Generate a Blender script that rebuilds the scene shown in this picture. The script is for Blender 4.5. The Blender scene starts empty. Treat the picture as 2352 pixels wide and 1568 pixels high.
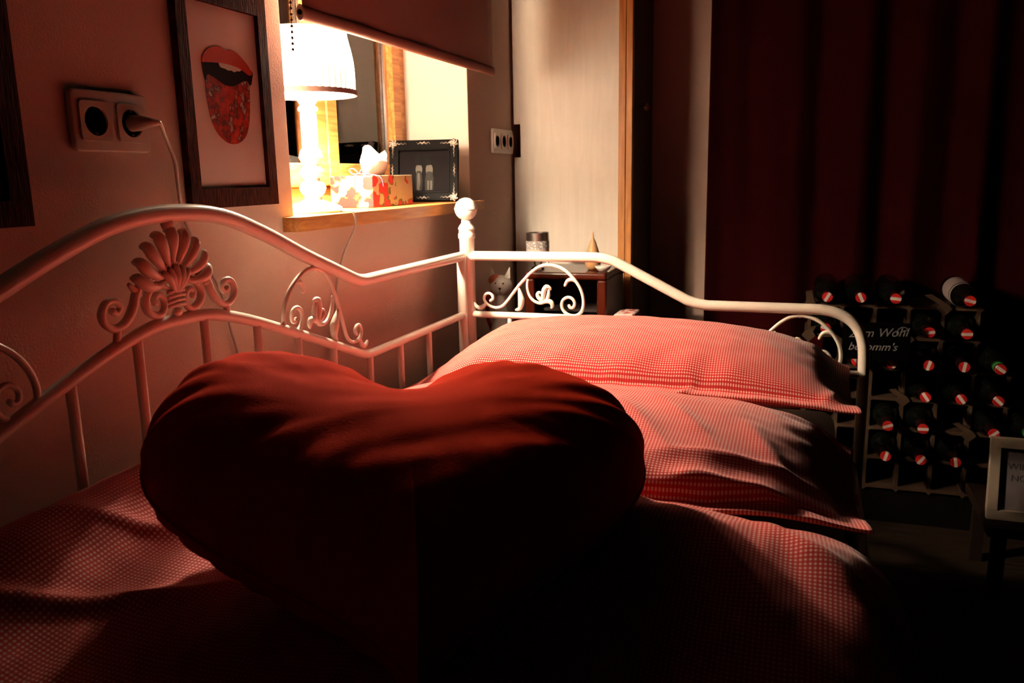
import bpy, bmesh, math, random
from mathutils import Vector, Matrix, noise
S = bpy.context.scene
COL = S.collection
R = random.Random(7)
sin, cos, pi = math.sin, math.cos, math.pi

# ---------------------------------------------------------------- camera
cam_d = bpy.data.cameras.new('camera')
cam = bpy.data.objects.new('camera', cam_d); COL.objects.link(cam)
cam_d.sensor_width = 22.3
cam_d.lens = 18.015
cam_d.clip_start = 0.02
rot = Matrix(((0.94247092, -0.04799798, 0.33082438),
              (0.33374671, 0.19140641, -0.92302585),
              (-0.01901853, 0.98033656, 0.19641415)))
cam.matrix_world = Matrix.Translation((0.92, 0.0, 1.08)) @ rot.to_4x4()
cam_d.dof.use_dof = True
cam_d.dof.focus_distance = 1.40
cam_d.dof.aperture_fstop = 5.6
S.camera = cam
# ---------------------------------------------------------------- world / exposure
w = bpy.data.worlds.new('world'); S.world = w; w.use_nodes = True
w.node_tree.nodes['Background'].inputs[0].default_value = (0, 0, 0, 1)
w.node_tree.nodes['Background'].inputs[1].default_value = 0.0
S.view_settings.view_transform = 'Standard'
S.view_settings.look = 'None'
S.view_settings.gamma = 1.0
S.view_settings.use_curve_mapping = False
S.view_settings.exposure = 3.15
S.cycles.diffuse_bounces = 2
BULB_EMIT = 370.0
SHADE_EMIT = 8.5
LAMP_COLOR = (1.0, 0.80, 0.58)
LX, LY = -0.058, 1.516      # lamp axis

# ---------------------------------------------------------------- materials
def mat(name, col, rough=0.6, metal=0.0, spec=0.5, sheen=0.0, coat=0.0):
    m = bpy.data.materials.new(name); m.use_nodes = True
    b = m.node_tree.nodes['Principled BSDF']
    b.inputs['Base Color'].default_value = (*col, 1)
    b.inputs['Roughness'].default_value = rough
    b.inputs['Metallic'].default_value = metal
    b.inputs['Specular IOR Level'].default_value = spec
    if sheen:
        b.inputs['Sheen Weight'].default_value = sheen
        b.inputs['Sheen Tint'].default_value = (*[min(1, c*2+.1) for c in col], 1)
    if coat:
        b.inputs['Coat Weight'].default_value = coat
    return m
def N(m, t, **kw):
    n = m.node_tree.nodes.new(t)
    for k, v in kw.items(): setattr(n, k, v)
    return n
def L(m, a, b): m.node_tree.links.new(a, b)
def bsdf(m): return m.node_tree.nodes['Principled BSDF']
def add_bump(m, scale, strength, dist=0.002, detail=4, stretch=None):
    tc = N(m, 'ShaderNodeTexCoord'); mp = N(m, 'ShaderNodeMapping')
    if stretch: mp.inputs['Scale'].default_value = stretch
    nz = N(m, 'ShaderNodeTexNoise'); nz.inputs['Scale'].default_value = scale; nz.inputs['Detail'].default_value = detail
    bp = N(m, 'ShaderNodeBump'); bp.inputs['Strength'].default_value = strength; bp.inputs['Distance'].default_value = dist
    L(m, tc.outputs['Object'], mp.inputs[0]); L(m, mp.outputs[0], nz.inputs['Vector']); L(m, nz.outputs[0], bp.inputs['Height'])
    L(m, bp.outputs[0], bsdf(m).inputs['Normal'])
def add_noise_color(m, c1, c2, scale, stretch=(1, 1, 1), detail=4, lo=.35, hi=.65, distortion=0.0):
    tc = N(m, 'ShaderNodeTexCoord'); mp = N(m, 'ShaderNodeMapping'); mp.inputs['Scale'].default_value = stretch
    nz = N(m, 'ShaderNodeTexNoise'); nz.inputs['Scale'].default_value = scale; nz.inputs['Detail'].default_value = detail
    nz.inputs['Distortion'].default_value = distortion
    cr = N(m, 'ShaderNodeValToRGB'); e = cr.color_ramp.elements
    e[0].position = lo; e[0].color = (*c1, 1); e[1].position = hi; e[1].color = (*c2, 1)
    L(m, tc.outputs['Object'], mp.inputs[0]); L(m, mp.outputs[0], nz.inputs['Vector']); L(m, nz.outputs[0], cr.inputs[0])
    L(m, cr.outputs[0], bsdf(m).inputs['Base Color'])
    return cr

M = {}
M['plaster'] = mat('plaster', (.62, .42, .34), .9, spec=.2); add_bump(M['plaster'], 260, .55, .0016, 3)
M['floor'] = mat('floor_boards', (.05, .03, .02), .7, spec=.15); add_noise_color(M['floor'], (.012, .007, .004), (.028, .015, .008), 6, (1, 12, 1))
M['white_laminate'] = mat('white_laminate', (.66, .6, .52), .45); add_noise_color(M['white_laminate'], (.78, .71, .62), (.83, .76, .67), 3, (12, 12, 1.2), 5, distortion=1.5)
M['pine'] = mat('pine', (.6, .25, .06), .45); add_noise_color(M['pine'], (.48, .17, .035), (.72, .33, .09), 5, (14, 1.0, 14), 5, distortion=1.2)
M['pine_v'] = mat('pine_upright', (.6, .25, .06), .45); add_noise_color(M['pine_v'], (.50, .18, .035), (.66, .28, .07), 5, (14, 14, 1.0), 5, distortion=1.0)
M['dark_door'] = mat('dark_wardrobe_front', (.10, .045, .02), .6)
M['enamel'] = mat('cream_enamel', (.80, .70, .60), .28, coat=.3)
M['white_paint'] = mat('white_paint', (.82, .78, .72), .4)
M['frame_wood'] = mat('dark_frame_wood', (.06, .02, .015), .7, spec=.04); add_noise_color(M['frame_wood'], (.018, .004, .003), (.075, .014, .010), 30, (1, 14, 1.5), 5); add_bump(M['frame_wood'], 30, .8, .002, 5, (1, 14, 1.5))
M['frame_wood_h'] = M['frame_wood']
M['paper'] = mat('print_paper', (.62, .42, .37), .35)
M['dark_print'] = mat('dark_print', (.04, .015, .012), .5, spec=.2)
M['plastic'] = mat('beige_plastic', (.50, .38, .31), .3)
M['plastic_w'] = mat('white_plastic', (.72, .62, .55), .35)
M['socket_hole'] = mat('socket_recess', (.05, .028, .02), .35)
M['black'] = mat('black_lacquer', (.0018, .0015, .0015), .5, spec=.04)
M['silver'] = mat('silver_leaf', (.5, .46, .42), .35, metal=.9)
M['cord'] = mat('cord_rubber', (.50, .40, .35), .4)
M['steel'] = mat('steel', (.5, .46, .42), .3, metal=1)
M['chain'] = mat('chain_beads', (.16, .09, .06), .5)
M['brass'] = mat('brass_knob', (.55, .5, .28), .3, metal=.8)
M['blind'] = mat('blind_fabric', (.52, .30, .26), .85, spec=.1)
M['velvet'] = mat('red_velvet', (.46, .020, .003), .9, spec=.01, sheen=.0); add_bump(M['velvet'], 350, .25, .001, 2)
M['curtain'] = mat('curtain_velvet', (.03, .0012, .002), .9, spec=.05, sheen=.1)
M['glass_dark'] = mat('dark_bottle_glass', (.004, .005, .004), .18)
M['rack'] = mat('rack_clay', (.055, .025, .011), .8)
M['chalkboard'] = mat('chalkboard', (.0012, .0012, .0012), .9, spec=.01)
M['chalk'] = mat('chalk', (.22, .20, .20), .9)
M['mahogany'] = mat('mahogany', (.06, .008, .003), .22, spec=.3, coat=.15)
M['dark_inside'] = mat('dark_interior', (.02, .01, .008), .7)
M['ceramic'] = mat('white_ceramic', (.62, .56, .5), .35)
M['orange'] = mat('orange_glaze', (.45, .10, .03), .4)
M['red_paint'] = mat('red_paint', (.5, .03, .02), .5)
M['tan_wood'] = mat('tan_wood', (.50, .27, .12), .5)
M['mattress'] = mat('mattress_ticking', (.7, .62, .58), .8)
M['dark_oak'] = mat('dark_oak', (.014, .007, .004), .7, spec=.1)
M['tissue'] = mat('tissue', (.85, .82, .78), .8)
M['ribbon'] = mat('ribbon', (.55, .12, .25), .4)
M['green'] = mat('green_capsule', (.03, .25, .04), .4)
M['label_w'] = mat('bottle_label', (.55, .45, .45), .6)
M['picture_grey'] = mat('print_grey', (.006, .0045, .0055), .6, spec=.04)
M['pale'] = mat('print_pale', (.09, .085, .075), .6, spec=.1)
M['midgrey'] = mat('print_midgrey', (.022, .022, .02), .6, spec=.05)
M['lip'] = mat('print_lip', (.42, .03, .012), .6, spec=.2)
M['teeth'] = mat('print_teeth', (.55, .42, .38), .35)
M['mouth'] = mat('print_mouth', (.012, .006, .008), .7, spec=.05)
M['cloth_red'] = mat('red_white_cloth', (.55, .2, .18), .8)
add_noise_color(M['cloth_red'], (.4, .03, .03), (.6, .5, .45), 60, (1, 1, 4), 2, .45, .5)

def gingham(name, period=.0047):
    m = bpy.data.materials.new(name); m.use_nodes = True
    b = bsdf(m); b.inputs['Roughness'].default_value = .85; b.inputs['Specular IOR Level'].default_value = .15
    b.inputs['Sheen Weight'].default_value = .15
    uv = N(m, 'ShaderNodeUVMap'); sp = N(m, 'ShaderNodeSeparateXYZ'); L(m, uv.outputs[0], sp.inputs[0])
    outs = []
    for i in (0, 1):
        a = N(m, 'ShaderNodeMath', operation='MULTIPLY'); a.inputs[1].default_value = 1/period; L(m, sp.outputs[i], a.inputs[0])
        f = N(m, 'ShaderNodeMath', operation='FRACT'); L(m, a.outputs[0], f.inputs[0])
        g = N(m, 'ShaderNodeMath', operation='GREATER_THAN'); g.inputs[1].default_value = .46; L(m, f.outputs[0], g.inputs[0]); outs.append(g)
    s = N(m, 'ShaderNodeMath', operation='ADD'); L(m, outs[0].outputs[0], s.inputs[0]); L(m, outs[1].outputs[0], s.inputs[1])
    h = N(m, 'ShaderNodeMath', operation='MULTIPLY'); h.inputs[1].default_value = .5; L(m, s.outputs[0], h.inputs[0])
    cr = N(m, 'ShaderNodeValToRGB'); cr.color_ramp.interpolation = 'CONSTANT'; e = cr.color_ramp.elements
    e[0].position = 0; e[0].color = (.74, .44, .37, 1)
    e[1].position = .25; e[1].color = (.52, .045, .038, 1)
    x = e.new(.75); x.color = (.44, .008, .010, 1)
    L(m, h.outputs[0], cr.inputs[0]); L(m, cr.outputs[0], b.inputs['Base Color'])
    nz = N(m, 'ShaderNodeTexNoise'); nz.inputs['Scale'].default_value = 500
    bp = N(m, 'ShaderNodeBump'); bp.inputs['Strength'].default_value = .2; bp.inputs['Distance'].default_value = .0008
    L(m, uv.outputs[0], nz.inputs['Vector']); L(m, nz.outputs[0], bp.inputs['Height']); L(m, bp.outputs[0], b.inputs['Normal'])
    return m
M['gingham'] = gingham('red_white_gingham')

def glass(name, tint=(1, 1, 1), spec=.12):
    m = bpy.data.materials.new(name); m.use_nodes = True
    nt = m.node_tree; nt.nodes.clear()
    o = N(m, 'ShaderNodeOutputMaterial'); mx = N(m, 'ShaderNodeMixShader'); tr = N(m, 'ShaderNodeBsdfTransparent'); gl = N(m, 'ShaderNodeBsdfGlossy')
    fr = N(m, 'ShaderNodeFresnel'); fr.inputs[0].default_value = 1.6
    tr.inputs[0].default_value = (*tint, 1); gl.inputs['Roughness'].default_value = .01
    L(m, fr.outputs[0], mx.inputs[0]); L(m, tr.outputs[0], mx.inputs[1]); L(m, gl.outputs[0], mx.inputs[2]); L(m, mx.outputs[0], o.inputs[0])
    return m
M['glass'] = glass('window_glass')
M['clear_glass'] = glass('clear_glass', (.9, .9, .88))

def emissive(name, col, strength, base=(.8, .7, .6)):
    m = mat(name, base, .8)
    bsdf(m).inputs['Emission Color'].default_value = (*col, 1)
    bsdf(m).inputs['Emission Strength'].default_value = strength
    return m
M['bulb'] = emissive('glowing_bulb', LAMP_COLOR, BULB_EMIT)
M['shade'] = emissive('glowing_shade_fabric', LAMP_COLOR, SHADE_EMIT)
# pleated fabric lets less light through where the folds lie double
m = M['shade']; uvn = N(m, 'ShaderNodeUVMap'); spn = N(m, 'ShaderNodeSeparateXYZ'); L(m, uvn.outputs[0], spn.inputs[0])
a = N(m, 'ShaderNodeMath', operation='MULTIPLY'); a.inputs[1].default_value = 44*2*pi; L(m, spn.outputs[0], a.inputs[0])
s_ = N(m, 'ShaderNodeMath', operation='SINE'); L(m, a.outputs[0], s_.inputs[0])
v_ = N(m, 'ShaderNodeMath', operation='MULTIPLY_ADD'); v_.inputs[1].default_value = 3.2; v_.inputs[2].default_value = -0.55; L(m, spn.outputs[1], v_.inputs[0])
g_ = N(m, 'ShaderNodeMath', operation='LESS_THAN'); L(m, v_.outputs[0], g_.inputs[0]); L(m, s_.outputs[0], g_.inputs[1])
e_ = N(m, 'ShaderNodeMath', operation='MULTIPLY_ADD'); e_.inputs[1].default_value = -.988*SHADE_EMIT; e_.inputs[2].default_value = SHADE_EMIT
L(m, g_.outputs[0], e_.inputs[0]); L(m, e_.outputs[0], bsdf(m).inputs['Emission Strength'])
M['trim_band'] = mat('shade_trim', (.30, .16, .13), .8)

# floral paper
m = mat('floral_paper', (.8, .7, .5), .6); M['floral'] = m
tc = N(m, 'ShaderNodeTexCoord'); vo = N(m, 'ShaderNodeTexVoronoi'); vo.inputs['Scale'].default_value = 36
nz = N(m, 'ShaderNodeTexNoise'); nz.inputs['Scale'].default_value = 60
av = N(m, 'ShaderNodeMixRGB'); av.inputs[0].default_value = .02
L(m, tc.outputs['Object'], av.inputs[1]); L(m, nz.outputs[1], av.inputs[2]); L(m, tc.outputs['Object'], nz.inputs['Vector']); L(m, av.outputs[0], vo.inputs['Vector'])
cr = N(m, 'ShaderNodeValToRGB'); cr.color_ramp.interpolation = 'CONSTANT'; e = cr.color_ramp.elements
e[0].position = 0; e[0].color = (.42, .010, .010, 1); e[1].position = .54; e[1].color = (.07, .08, .012, 1)
x = e.new(.62); x.color = (.36, .27, .15, 1)
L(m, vo.outputs['Distance'], cr.inputs[0])
hs = N(m, 'ShaderNodeMixRGB', blend_type='MIX')
sp = N(m, 'ShaderNodeSeparateColor'); L(m, vo.outputs['Color'], sp.inputs[0])
gt = N(m, 'ShaderNodeMath', operation='GREATER_THAN'); gt.inputs[1].default_value = .8; L(m, sp.outputs[0], gt.inputs[0])
L(m, gt.outputs[0], hs.inputs[0]); L(m, cr.outputs[0], hs.inputs[1]); hs.inputs[2].default_value = (.36, .24, .15, 1)
L(m, hs.outputs[0], bsdf(m).inputs['Base Color'])
# flower collage for the tongue in the print
m = mat('flower_collage', (.5, .1, .05), .35); M['flowers'] = m
tc = N(m, 'ShaderNodeTexCoord'); vo = N(m, 'ShaderNodeTexVoronoi'); vo.inputs['Scale'].default_value = 60; L(m, tc.outputs['Object'], vo.inputs['Vector'])
nz = N(m, 'ShaderNodeTexNoise'); nz.inputs['Scale'].default_value = 85; nz.inputs['Detail'].default_value = 3; L(m, tc.outputs['Object'], nz.inputs['Vector'])
cr = N(m, 'ShaderNodeValToRGB'); e = cr.color_ramp.elements
e[0].position = .36; e[0].color = (.55, .36, .30, 1); e[1].position = .52; e[1].color = (.50, .035, .02, 1)
x = e.new(.42); x.color = (.10, .03, .03, 1); x = e.new(.75); x.color = (.6, .07, .03, 1)
L(m, nz.outputs[0], cr.inputs[0])
mx = N(m, 'ShaderNodeMixRGB', blend_type='MULTIPLY'); mx.inputs[0].default_value = .7
c2 = N(m, 'ShaderNodeValToRGB'); e = c2.color_ramp.elements; e[0].position = .2; e[0].color = (1, 1, 1, 1); e[1].position = .75; e[1].color = (.35, .25, .3, 1)
L(m, vo.outputs['Distance'], c2.inputs[0]); L(m, cr.outputs[0], mx.inputs[1]); L(m, c2.outputs[0], mx.inputs[2]); L(m, mx.outputs[0], bsdf(m).inputs['Base Color'])
# bottle capsule: red white red
m = mat('capsule_red_white', (.5, .03, .02), .35); M['capsule'] = m
tc = N(m, 'ShaderNodeTexCoord'); sp = N(m, 'ShaderNodeSeparateXYZ'); L(m, tc.outputs['Object'], sp.inputs[0])
ab = N(m, 'ShaderNodeMath', operation='ABSOLUTE'); L(m, sp.outputs[0], ab.inputs[0])
lt = N(m, 'ShaderNodeMath', operation='LESS_THAN'); lt.inputs[1].default_value = .0042; L(m, ab.outputs[0], lt.inputs[0])
mx = N(m, 'ShaderNodeMixRGB'); mx.inputs[1].default_value = (.60, .02, .02, 1); mx.inputs[2].default_value = (.75, .62, .58, 1)
L(m, lt.outputs[0], mx.inputs[0])
fy = N(m, 'ShaderNodeMath', operation='GREATER_THAN'); fy.inputs[1].default_value = .006; L(m, sp.outputs[1], fy.inputs[0])
m2 = N(m, 'ShaderNodeMixRGB'); m2.inputs[2].default_value = (.015, .004, .004, 1); L(m, fy.outputs[0], m2.inputs[0]); L(m, mx.outputs[0], m2.inputs[1]); L(m, m2.outputs[0], bsdf(m).inputs['Base Color'])
# lace band for the candle
m = mat('lace_band', (.4, .36, .33), .5); M['lace'] = m
tc = N(m, 'ShaderNodeTexCoord'); ch = N(m, 'ShaderNodeTexVoronoi'); ch.inputs['Scale'].default_value = 160; L(m, tc.outputs['Object'], ch.inputs['Vector'])
cr = N(m, 'ShaderNodeValToRGB'); e = cr.color_ramp.elements; e[0].position = .3; e[0].color = (.7, .65, .6, 1); e[1].position = .42; e[1].color = (.28, .25, .24, 1)
L(m, ch.outputs[0], cr.inputs[0]); L(m, cr.outputs[0], bsdf(m).inputs['Base Color'])

# ---------------------------------------------------------------- mesh helpers
class MB:
    def __init__(s): s.v = []; s.f = []; s.uv = None
    def add(s, vs, fs):
        o = len(s.v); s.v += [tuple(v) for v in vs]; s.f += [tuple(i+o for i in f) for f in fs]; return s
    def box(s, x0, x1, y0, y1, z0, z1):
        return s.add([(x0,y0,z0),(x1,y0,z0),(x1,y1,z0),(x0,y1,z0),(x0,y0,z1),(x1,y0,z1),(x1,y1,z1),(x0,y1,z1)],
                     [(0,3,2,1),(4,5,6,7),(0,1,5,4),(1,2,6,5),(2,3,7,6),(3,0,4,7)])
    def prism(s, poly, axis, a, b):
        """polygon in the two other axes, extruded along axis from a to b"""
        n = len(poly)
        def mk(p, t):
            return {'x': (t, p[0], p[1]), 'y': (p[0], t, p[1]), 'z': (p[0], p[1], t)}[axis]
        vs = [mk(p, a) for p in poly] + [mk(p, b) for p in poly]
        fs = [tuple(range(n))[::-1], tuple(range(n, 2*n))] + [(i, (i+1) % n, n+(i+1) % n, n+i) for i in range(n)]
        return s.add(vs, fs)
    def tube(s, path, rad, n=12, flat=None):
        """swept tube; rad number or list; ends rounded off"""
        P = [Vector(p) for p in path]; m = len(P)
        r = [rad]*m if not hasattr(rad, '__len__') else list(rad)
        T = [((P[min(i+1, m-1)]-P[max(i-1, 0)]).normalized()) for i in range(m)]
        up = Vector((0, 0, 1)) if abs(T[0].z) < .9 else Vector((1, 0, 0))
        if flat is not None: up = Vector(flat)
        a = (up - T[0]*up.dot(T[0])).normalized()
        rings = []
        pts = []
        # end caps
        pts.append((P[0]-T[0]*r[0]*.7, r[0]*.6, 0)); 
        for i in range(m): pts.append((P[i], r[i], i))
        pts.append((P[-1]+T[-1]*r[-1]*.7, r[-1]*.6, m-1))
        vs = []; fs = []
        for k, (p, rr, i) in enumerate(pts):
            a = (a - T[i]*a.dot(T[i])).normalized(); b = T[i].cross(a)
            for j in range(n):
                t = 2*pi*j/n; vs.append(p + a*cos(t)*rr + b*sin(t)*rr)
        K = len(pts)
        for k in range(K-1):
            for j in range(n):
                fs.append((k*n+j, k*n+(j+1) % n, (k+1)*n+(j+1) % n, (k+1)*n+j))
        fs.append(tuple(range(n))[::-1]); fs.append(tuple((K-1)*n+j for j in range(n)))
        return s.add(vs, fs)
    def lathe(s, prof, c=(0, 0, 0), n=32, axis='z', mod=None):
        vs = []; fs = []; K = len(prof)
        for k, (r, h) in enumerate(prof):
            for j in range(n):
                t = 2*pi*j/n; q = r*(mod(t, k) if mod else 1)
                p = (q*cos(t), q*sin(t), h)
                if axis == 'y': p = (p[0], -p[2], p[1])
                if axis == 'x': p = (p[2], p[1], -p[0])
                vs.append((p[0]+c[0], p[1]+c[1], p[2]+c[2]))
        for k in range(K-1):
            for j in range(n):
                fs.append((k*n+j, k*n+(j+1) % n, (k+1)*n+(j+1) % n, (k+1)*n+j))
        ring = prof[0] == prof[-1]
        if prof[0][0] > 1e-6 and not ring: fs.append(tuple(range(n))[::-1])
        if prof[-1][0] > 1e-6 and not ring: fs.append(tuple((K-1)*n+j for j in range(n)))
        return s.add(vs, fs)
    def ball(s, c, r, n=20, sc=(1, 1, 1)):
        prof = [(r*sin(pi*k/(n//2)), -r*cos(pi*k/(n//2))) for k in range(n//2+1)]
        o = len(s.v); s.lathe(prof, (0, 0, 0), n)
        for i in range(o, len(s.v)):
            v = s.v[i]; s.v[i] = (v[0]*sc[0]+c[0], v[1]*sc[1]+c[1], v[2]*sc[2]+c[2])
        return s
    def build(s, name, material, parent=None, smooth=False, bevel=0, origin=None, seg=2):
        me = bpy.data.meshes.new(name)
        o = Vector(origin) if origin else Vector((0, 0, 0))
        me.from_pydata([tuple(Vector(v)-o) for v in s.v], [], s.f); me.update()
        bm = bmesh.new(); bm.from_mesh(me)
        bmesh.ops.remove_doubles(bm, verts=bm.verts, dist=1e-6)
        bmesh.ops.recalc_face_normals(bm, faces=bm.faces)
        if bevel: 
            ed = [e for e in bm.edges if len(e.link_faces) == 2 and e.calc_face_angle(0) > .6]
            bmesh.ops.bevel(bm, geom=ed, offset=bevel, segments=seg, affect='EDGES', profile=.5, clamp_overlap=True)
        bm.to_mesh(me); bm.free()
        me.materials.append(material)
        ob = bpy.data.objects.new(name, me); COL.objects.link(ob)
        ob.location = o
        if smooth:
            for p in me.polygons: p.use_smooth = True
            if smooth == 'auto':
                try: me.set_sharp_from_angle(angle=.7)
                except Exception: pass
        if parent: attach(ob, parent)
        return ob
def attach(ob, parent):
    bpy.context.view_layer.update()
    ob.parent = parent
    ob.matrix_parent_inverse = parent.matrix_world.inverted()
def thing(name, label, cat, loc, group=None):
    o = bpy.data.objects.new(name, None); COL.objects.link(o); o.location = loc; o.empty_display_size = .05
    o['label'] = label; o['category'] = cat
    if group: o['group'] = group
    bpy.context.view_layer.update()
    return o
def tag(o, label, cat, group=None):
    o['label'] = label; o['category'] = cat
    if group: o['group'] = group
    return o
def structure(o, label=None, cat=None):
    o['kind'] = 'structure'
    if label: o['label'] = label
    if cat: o['category'] = cat
    return o
def spline(pts, k=6):
    P = [Vector(p) for p in pts]; out = []
    for i in range(len(P)-1):
        p0 = P[max(i-1, 0)]; p1 = P[i]; p2 = P[i+1]; p3 = P[min(i+2, len(P)-1)]
        for j in range(k):
            t = j/k
            out.append(.5*((2*p1)+(p2-p0)*t+(2*p0-5*p1+4*p2-p3)*t*t+(3*p1-p0-3*p2+p3)*t**3))
    out.append(P[-1]); return out
def lin(vals, n):
    m = len(vals)-1; out = []
    for i in range(n):
        t = i/(n-1)*m; j = min(int(t), m-1); f = t-j; out.append(vals[j]*(1-f)+vals[j+1]*f)
    return out
def interp(x, pts):
    if x <= pts[0][0]: return pts[0][1]
    for (a, b), (c, d) in zip(pts, pts[1:]):
        if x <= c:
            t = (x-a)/(c-a); return b+(d-b)*t
    return pts[-1][1]
def sm(a, b, x):
    t = max(0, min(1, (x-a)/(b-a))); return t*t*(3-2*t)

# ================================================================ ROOM
mb = MB()
W0, W1, WZ0, WZ1 = 1.352, 2.237, 0.984, 2.02
mb.box(-.26, 0, -1.2, W0, 0, 2.5); mb.box(-.26, 0, W1, 3.05, 0, 2.5)
mb.box(-.26, 0, W0, W1, 0, WZ0); mb.box(-.26, 0, W0, W1, WZ1, 2.5)
structure(mb.build('wall_left', M['plaster']), 'pale pink rough plaster wall with the window recess', 'wall')
structure(MB().box(0, 3.2, 2.96, 3.05, 0, 2.5).build('wall_back', M['plaster']), 'strip of pale wall beside the dark red curtain', 'wall')
structure(MB().box(-.26, 3.2, -1.2, 3.05, -.05, 0).build('floor', M['floor']), 'dark wooden floor', 'floor')

M['reveal'] = mat('white_reveal_paint', (.80, .73, .64), .8, spec=.2); add_bump(M['reveal'], 200, .3, .001, 3)
mb = MB(); e = .002
mb.box(-.2, -.0005, W0, W0+e, 1.0125, WZ1); mb.box(-.2, -.0005, W1-e, W1, 1.0125, WZ1); mb.box(-.2, -.0005, W0+e, W1-e, WZ1-e, WZ1)
structure(mb.build('trim_1', M['reveal']), 'cream painted window reveal around the recess', 'window reveal')
# window
wn = bpy.data.objects.new('window_1', None); COL.objects.link(wn); wn.location = (-.2, 1.8, 1.02); structure(wn, 'pine framed double casement window in the plaster recess', 'window')
bpy.context.view_layer.update()
fx0, fx1 = -.245, -.195
mb = MB()
mb.box(fx0, fx1, W0, W0+.05, 1.012, WZ1); mb.box(fx0, fx1, W1-.055, W1, 1.012, WZ1)
mb.box(fx0, fx1, W0, W1, 1.012, 1.062); mb.box(fx0, fx1, W0, W1, WZ1-.05, WZ1)
mb.build('window_frame', M['pine'], wn, bevel=.003)
for i, (a, b) in enumerate(((W0+.05, 1.782), (1.786, W1-.055))):
    mb = MB(); t = .045
    x0, x1 = -.232, -.18
    mb.box(x0, x1, a, a+t, 1.064, WZ1-.05); mb.box(x0, x1, b-t, b, 1.064, WZ1-.05)
    mb.box(x0, x1, a+t, b-t, 1.064, 1.118); mb.box(x0, x1, a+t, b-t, WZ1-.1, WZ1-.05)
    sash = mb.build('sash', M['pine'], wn, bevel=.004)
    MB().box(-.212, -.208, a+t, b-t, 1.118, WZ1-.1).build('pane', M['glass'], sash)
    MB().box(-.207, -.2, b-t-.012, b-t, 1.118, WZ1-.1).box(-.207, -.2, a+t, a+t+.006, 1.118, WZ1-.1).build('seal', M['steel'], sash)

# sill board, front corners rounded
ys0, ys1, xf = 1.318, 2.262, .036
poly = [(-.195, W0+.0005), (0, W0+.0005), (.0005, W0+.0005), (.0005, ys0)]
for k in range(7):
    t = k/6*pi/2; poly.append((xf-.022+.022*sin(t), ys0+.022-.022*cos(t)))
for k in range(7):
    t = k/6*pi/2; poly.append((xf-.01+.01*cos(t), ys1-.01+.01*sin(t)))
poly += [(.0005, ys1), (.0005, W1-.0005), (-.195, W1-.0005)]
o = MB().prism(poly, 'z', .985, 1.012).build('window_sill', M['pine'], bevel=.002)
tag(o, 'pine window sill board with a rounded corner under the lamp', 'sill'); structure(o)

# roller blind
bl = thing('roller_blind', 'mauve brown roller blind hanging half lowered over the window', 'blind', (.055, 1.82, 1.37))
mb = MB(); n = 24; y0, y1 = 1.342, 2.29
vs = []; fs = []
for th in (0, .0012):
    for i in range(n+1):
        y = y0+(y1-y0)*i/n
        for j in range(9):
            z = 1.372+(2.14-1.372)*j/8; vs.append((.056+th+.0015*sin(i*.9)*(1-j/8), y, z))
q = (n+1)*9
for i in range(n):
    for j in range(8):
        a = i*9+j; fs.append((a, a+9, a+10, a+1)); fs.append((q+a+1, q+a+10, q+a+9, q+a))
mb.add(vs, fs)
for (i0, i1) in ((0, 0), (n, n)):
    for j in range(8):
        a = i0*9+j; mb.add([], []); mb.f.append((a, a+1, q+a+1, q+a))
mb.build('fabric', M['blind'], bl, smooth=True)
prof = []
for k in range(16):
    t = 2*pi*k/16; prof.append((.0568+.0062*cos(t), 1.370+.0125*sin(t)))
MB().prism(prof, 'y', y0-.004, y1+.004).build('hem_bar', M['blind'], bl, smooth='auto')
MB().prism([(.0568+.0075*cos(2*pi*k/16), 1.370+.014*sin(2*pi*k/16)) for k in range(16)], 'y', y0-.009, y0-.004).build('end_cap', M['plastic'], bl, smooth='auto')
MB().lathe([(.002, -.001), (.0045, -.001), (.0045, .001), (.002, .001)], (.0568, y0-.0095, 1.370), 16, 'y').build('cap_hole', M['black'], bl)
MB().lathe([(.022, y0-.01), (.022, y1+.01)], (.056, 0, 2.15), 20, 'y')
mb = MB()
mb.tube([(.045, y0-.02, 2.15), (.045, y1+.02, 2.15)], .022, 18)
mb.build('roller', M['blind'], bl, smooth='auto')
for q_ in (y0-.025, y1+.021): MB().box(0, .07, q_, q_+.004, 2.12, 2.19).build('bracket', M['plastic_w'], bl)
mb = MB()
zt = 1.302
for k in range(86):
    z = zt+k*.0096
    mb.ball((.062, 1.304-.008*(1-min(1, k/30)), z), .0027, 8)
mb.tube([(.062, 1.296, zt), (.062, 1.304, zt+.33), (.062, 1.304, zt+.82)], .0008, 6)
mb.build('bead_chain', M['chain'], bl, smooth=True)

# ================================================================ WARDROBE
wd = thing('wardrobe', 'tall wardrobe with a white wood grain side panel and pine edge', 'wardrobe', (.2, 2.77, 0))
poly = [(.008, .012), (.352, .012), (.352, 2.3), (.008, 2.3), (.008, 1.242), (.03, 1.242), (.03, 1.138), (.008, 1.138)]
MB().prism(poly, 'y', 2.602, 2.622).build('side_panel', M['white_laminate'], wd)
MB().box(.352, .374, 2.598, 2.62, .012, 2.3).box(.376, .396, 2.594, 2.622, .012, 2.3).build('edge_strip', M['pine_v'], wd, bevel=.002)
MB().box(.376, .394, 2.624, 2.95, .012, 2.3).build('door', M['dark_door'], wd, bevel=.002)['label'] = 'dark brown door leaf'
mb = MB().box(.01, .374, 2.93, 2.95, .012, 2.3).box(.01, .374, 2.622, 2.93, 2.28, 2.3).box(.01, .374, 2.622, 2.93, .0, .02)
mb.build('carcass', M['dark_door'], wd)
MB().lathe([(.004, 0), (.004, .012), (.012, .016), (.014, .022), (.010, .028), (0, .030)], (.394, 2.715, 1.287), 18, 'x').build('knob', M['brass'], wd, smooth=True)['label'] = 'small round brass knob'

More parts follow.
